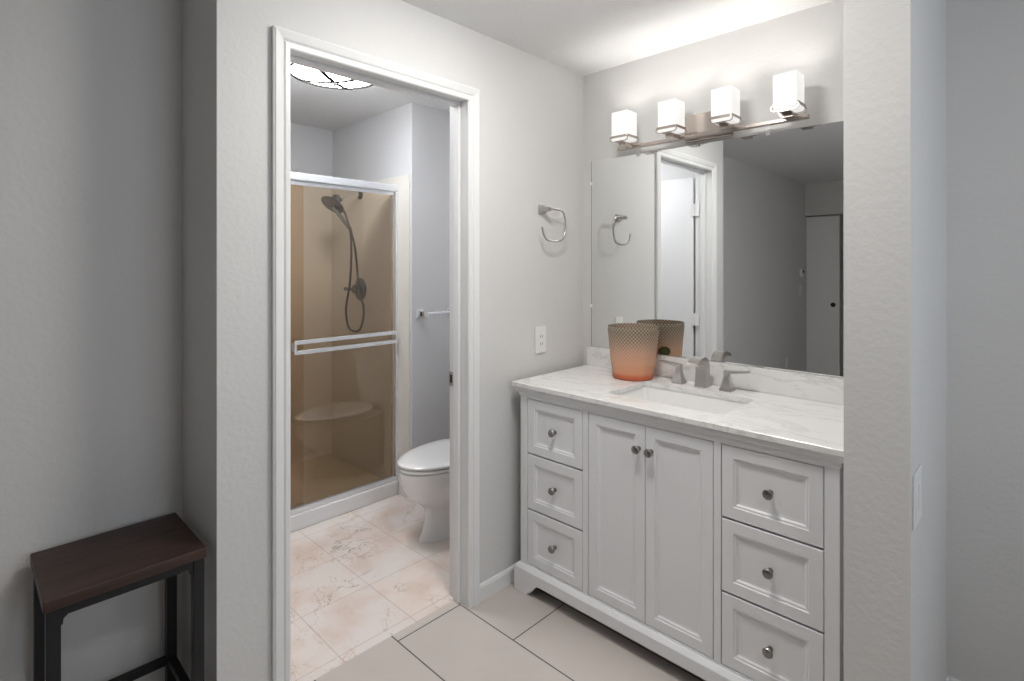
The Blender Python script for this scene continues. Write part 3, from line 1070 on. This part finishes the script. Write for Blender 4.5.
LX, LY = -0.72, -1.00
cl = thing('ceiling_light', 'domed flush ceiling light with metal cross straps inside the bathroom', 'ceiling light', (LX, LY, H))
MB().lathe([(0.238, 0.0), (0.242, -0.004), (0.242, -0.020), (0.235, -0.024), (0.22, -0.024)], (LX, LY, H - 0.0005), 'z', 48).build('rim', M_nickel, cl, smooth=True)
dome = [(0.234 * math.cos(a), -0.0245 - 0.075 * math.sin(a)) for a in [PI / 2 * k / 10 for k in range(10)]] + [(0.002, -0.0995)]
MB().lathe(dome, (LX, LY, H), 'z', 48).build('glass_dome', M_dome, cl, smooth=True)
for ang in (35, 125):
    a = math.radians(ang)
    pts = []
    for k in range(25):
        t = PI * k / 24
        r = 0.243 * math.cos(t)
        pts.append((LX + r * math.cos(a), LY + r * math.sin(a), H - 0.024 - 0.082 * math.sin(t)))
    MB().band(pts, 0.022, 0.003, (-math.sin(a), math.cos(a), 0)).build('strap', M_strap, cl)
MB().tube([(LX + 0.202 * math.cos(2 * PI * k / 64), LY + 0.202 * math.sin(2 * PI * k / 64), H - 0.070) for k in range(64)], 0.0055, 8, closed=True) \
    .build('wire_hoop', M_strap, cl)
MB().lathe([(0.011, 0.0), (0.011, -0.006), (0.007, -0.014), (0.001, -0.016)], (LX, LY, H - 0.1080), 'z', 16).build('finial', M_nickel, cl, smooth=True)

rl = thing('ceiling_light', 'round flush ceiling light in the open room near the wing wall', 'ceiling light', (2.15, -1.5, H))
MB().lathe([(0.168, 0.0), (0.175, -0.004), (0.175, -0.022), (0.160, -0.024)], (2.15, -1.5, H - 0.0005), 'z', 48).build('rim', M_nickel, rl, smooth=True)
MB().lathe([(0.158 * math.cos(a), -0.0245 - 0.075 * math.sin(a)) for a in [PI / 2 * k / 10 for k in range(10)]] + [(0.002, -0.0995)],
           (2.15, -1.5, H), 'z', 40).build('glass_dome', M_roomdome, rl, smooth=True)

AX, AY = 0.74, -1.08  # added fill dome, out of view, brightens the vanity alcove
al = thing('ceiling_light', 'added fill light, unseen, shaped as a small round flush dome above the vanity alcove floor', 'ceiling light', (AX, AY, H))
MB().lathe([(0.158, 0.0), (0.164, -0.004), (0.164, -0.018), (0.152, -0.020)], (AX, AY, H - 0.0005), 'z', 48).build('rim', M_nickel, al, smooth=True)
MB().lathe([(0.150 * math.cos(a), -0.0205 - 0.055 * math.sin(a)) for a in [PI / 2 * k / 10 for k in range(10)]] + [(0.002, -0.0755)],
           (AX, AY, H), 'z', 40).build('glass_dome', M_alcovefill, al, smooth=True)

# ------------------------------------------------------------------ toilet
TX = -0.57
toi = thing('toilet', 'white porcelain toilet with closed oval lid beside the shower', 'toilet', (TX, -0.35, 0))


def oval(yf, yb, hw, z, n=40, back=2.0, frontp=2.0):
    """egg outline: rounded front (-y), squarer back"""
    cy_ = yb - min((yb - yf) * 0.42, hw * 1.1)
    pts = []
    for k in range(n):
        a = 2 * PI * k / n
        ca, sa = math.cos(a), math.sin(a)
        if sa < 0:
            x = hw * math.copysign(abs(ca) ** (2 / frontp), ca)
            y = cy_ + (cy_ - yf) * math.copysign(abs(sa) ** (2 / frontp), sa)
        else:
            x = hw * math.copysign(abs(ca) ** (2 / back), ca)
            y = cy_ + (yb - cy_) * math.copysign(abs(sa) ** (2 / back), sa)
        pts.append((TX + x, y, z))
    return pts


bowl = [oval(f_, -0.10 - 0.001 * k_, w_, z_, back=(3 if z_ < 0.22 else 2)) for k_, (z_, w_, f_) in enumerate((
    (0.0, 0.114, -0.614), (0.012, 0.114, -0.614), (0.04, 0.104, -0.594), (0.09, 0.097, -0.580), (0.14, 0.098, -0.578), (0.165, 0.106, -0.588),
    (0.185, 0.124, -0.612), (0.21, 0.143, -0.645), (0.245, 0.161, -0.680), (0.29, 0.175, -0.705), (0.34, 0.182, -0.718),
    (0.372, 0.184, -0.722), (0.378, 0.176, -0.712)))]
MB().loft(bowl).build('bowl', M_porc, toi, smooth=True)
MB().loft([oval(-0.715, -0.20, 0.178, 0.3805), oval(-0.724, -0.195, 0.186, 0.384), oval(-0.724, -0.195, 0.186, 0.394), oval(-0.716, -0.20, 0.180, 0.3975)]) \
    .build('seat', M_porc, toi, smooth=True)
MB().loft([oval(-0.716, -0.20, 0.180, 0.4015), oval(-0.726, -0.195, 0.187, 0.405), oval(-0.726, -0.195, 0.187, 0.413), oval(-0.718, -0.20, 0.181, 0.4195),
           oval(-0.69, -0.22, 0.160, 0.4245), oval(-0.60, -0.28, 0.10, 0.4275), oval(-0.50, -0.35, 0.03, 0.428)]) \
    .build('lid', M_porc, toi, smooth=True)
MB().loft([rrect(TX - w, TX + w, -0.185 + d, -0.002, 0.03, z) for w, d, z in ((0.175, 0.02, 0.375), (0.19, 0.008, 0.40), (0.215, 0.0, 0.56), (0.222, -0.004, 0.735))]) \
    .build('tank', M_porc, toi, smooth=True)
MB().loft([rrect(TX - w, TX + w, -0.20, 0.008, 0.03, z) for w, z in ((0.228, 0.7355), (0.233, 0.740), (0.233, 0.762), (0.226, 0.770))]).build('tank_lid', M_porc, toi, smooth=True)
fl = MB().lathe([(0.012, 0.0), (0.012, -0.010), (0.001, -0.011)], (TX - 0.15, -0.1885, 0.68), 'y', 16)
fl.box(TX - 0.155, TX - 0.085, -0.206, -0.200, 0.674, 0.685)
fl.build('flush_lever', M_chrome, toi, bevel=0.0008)
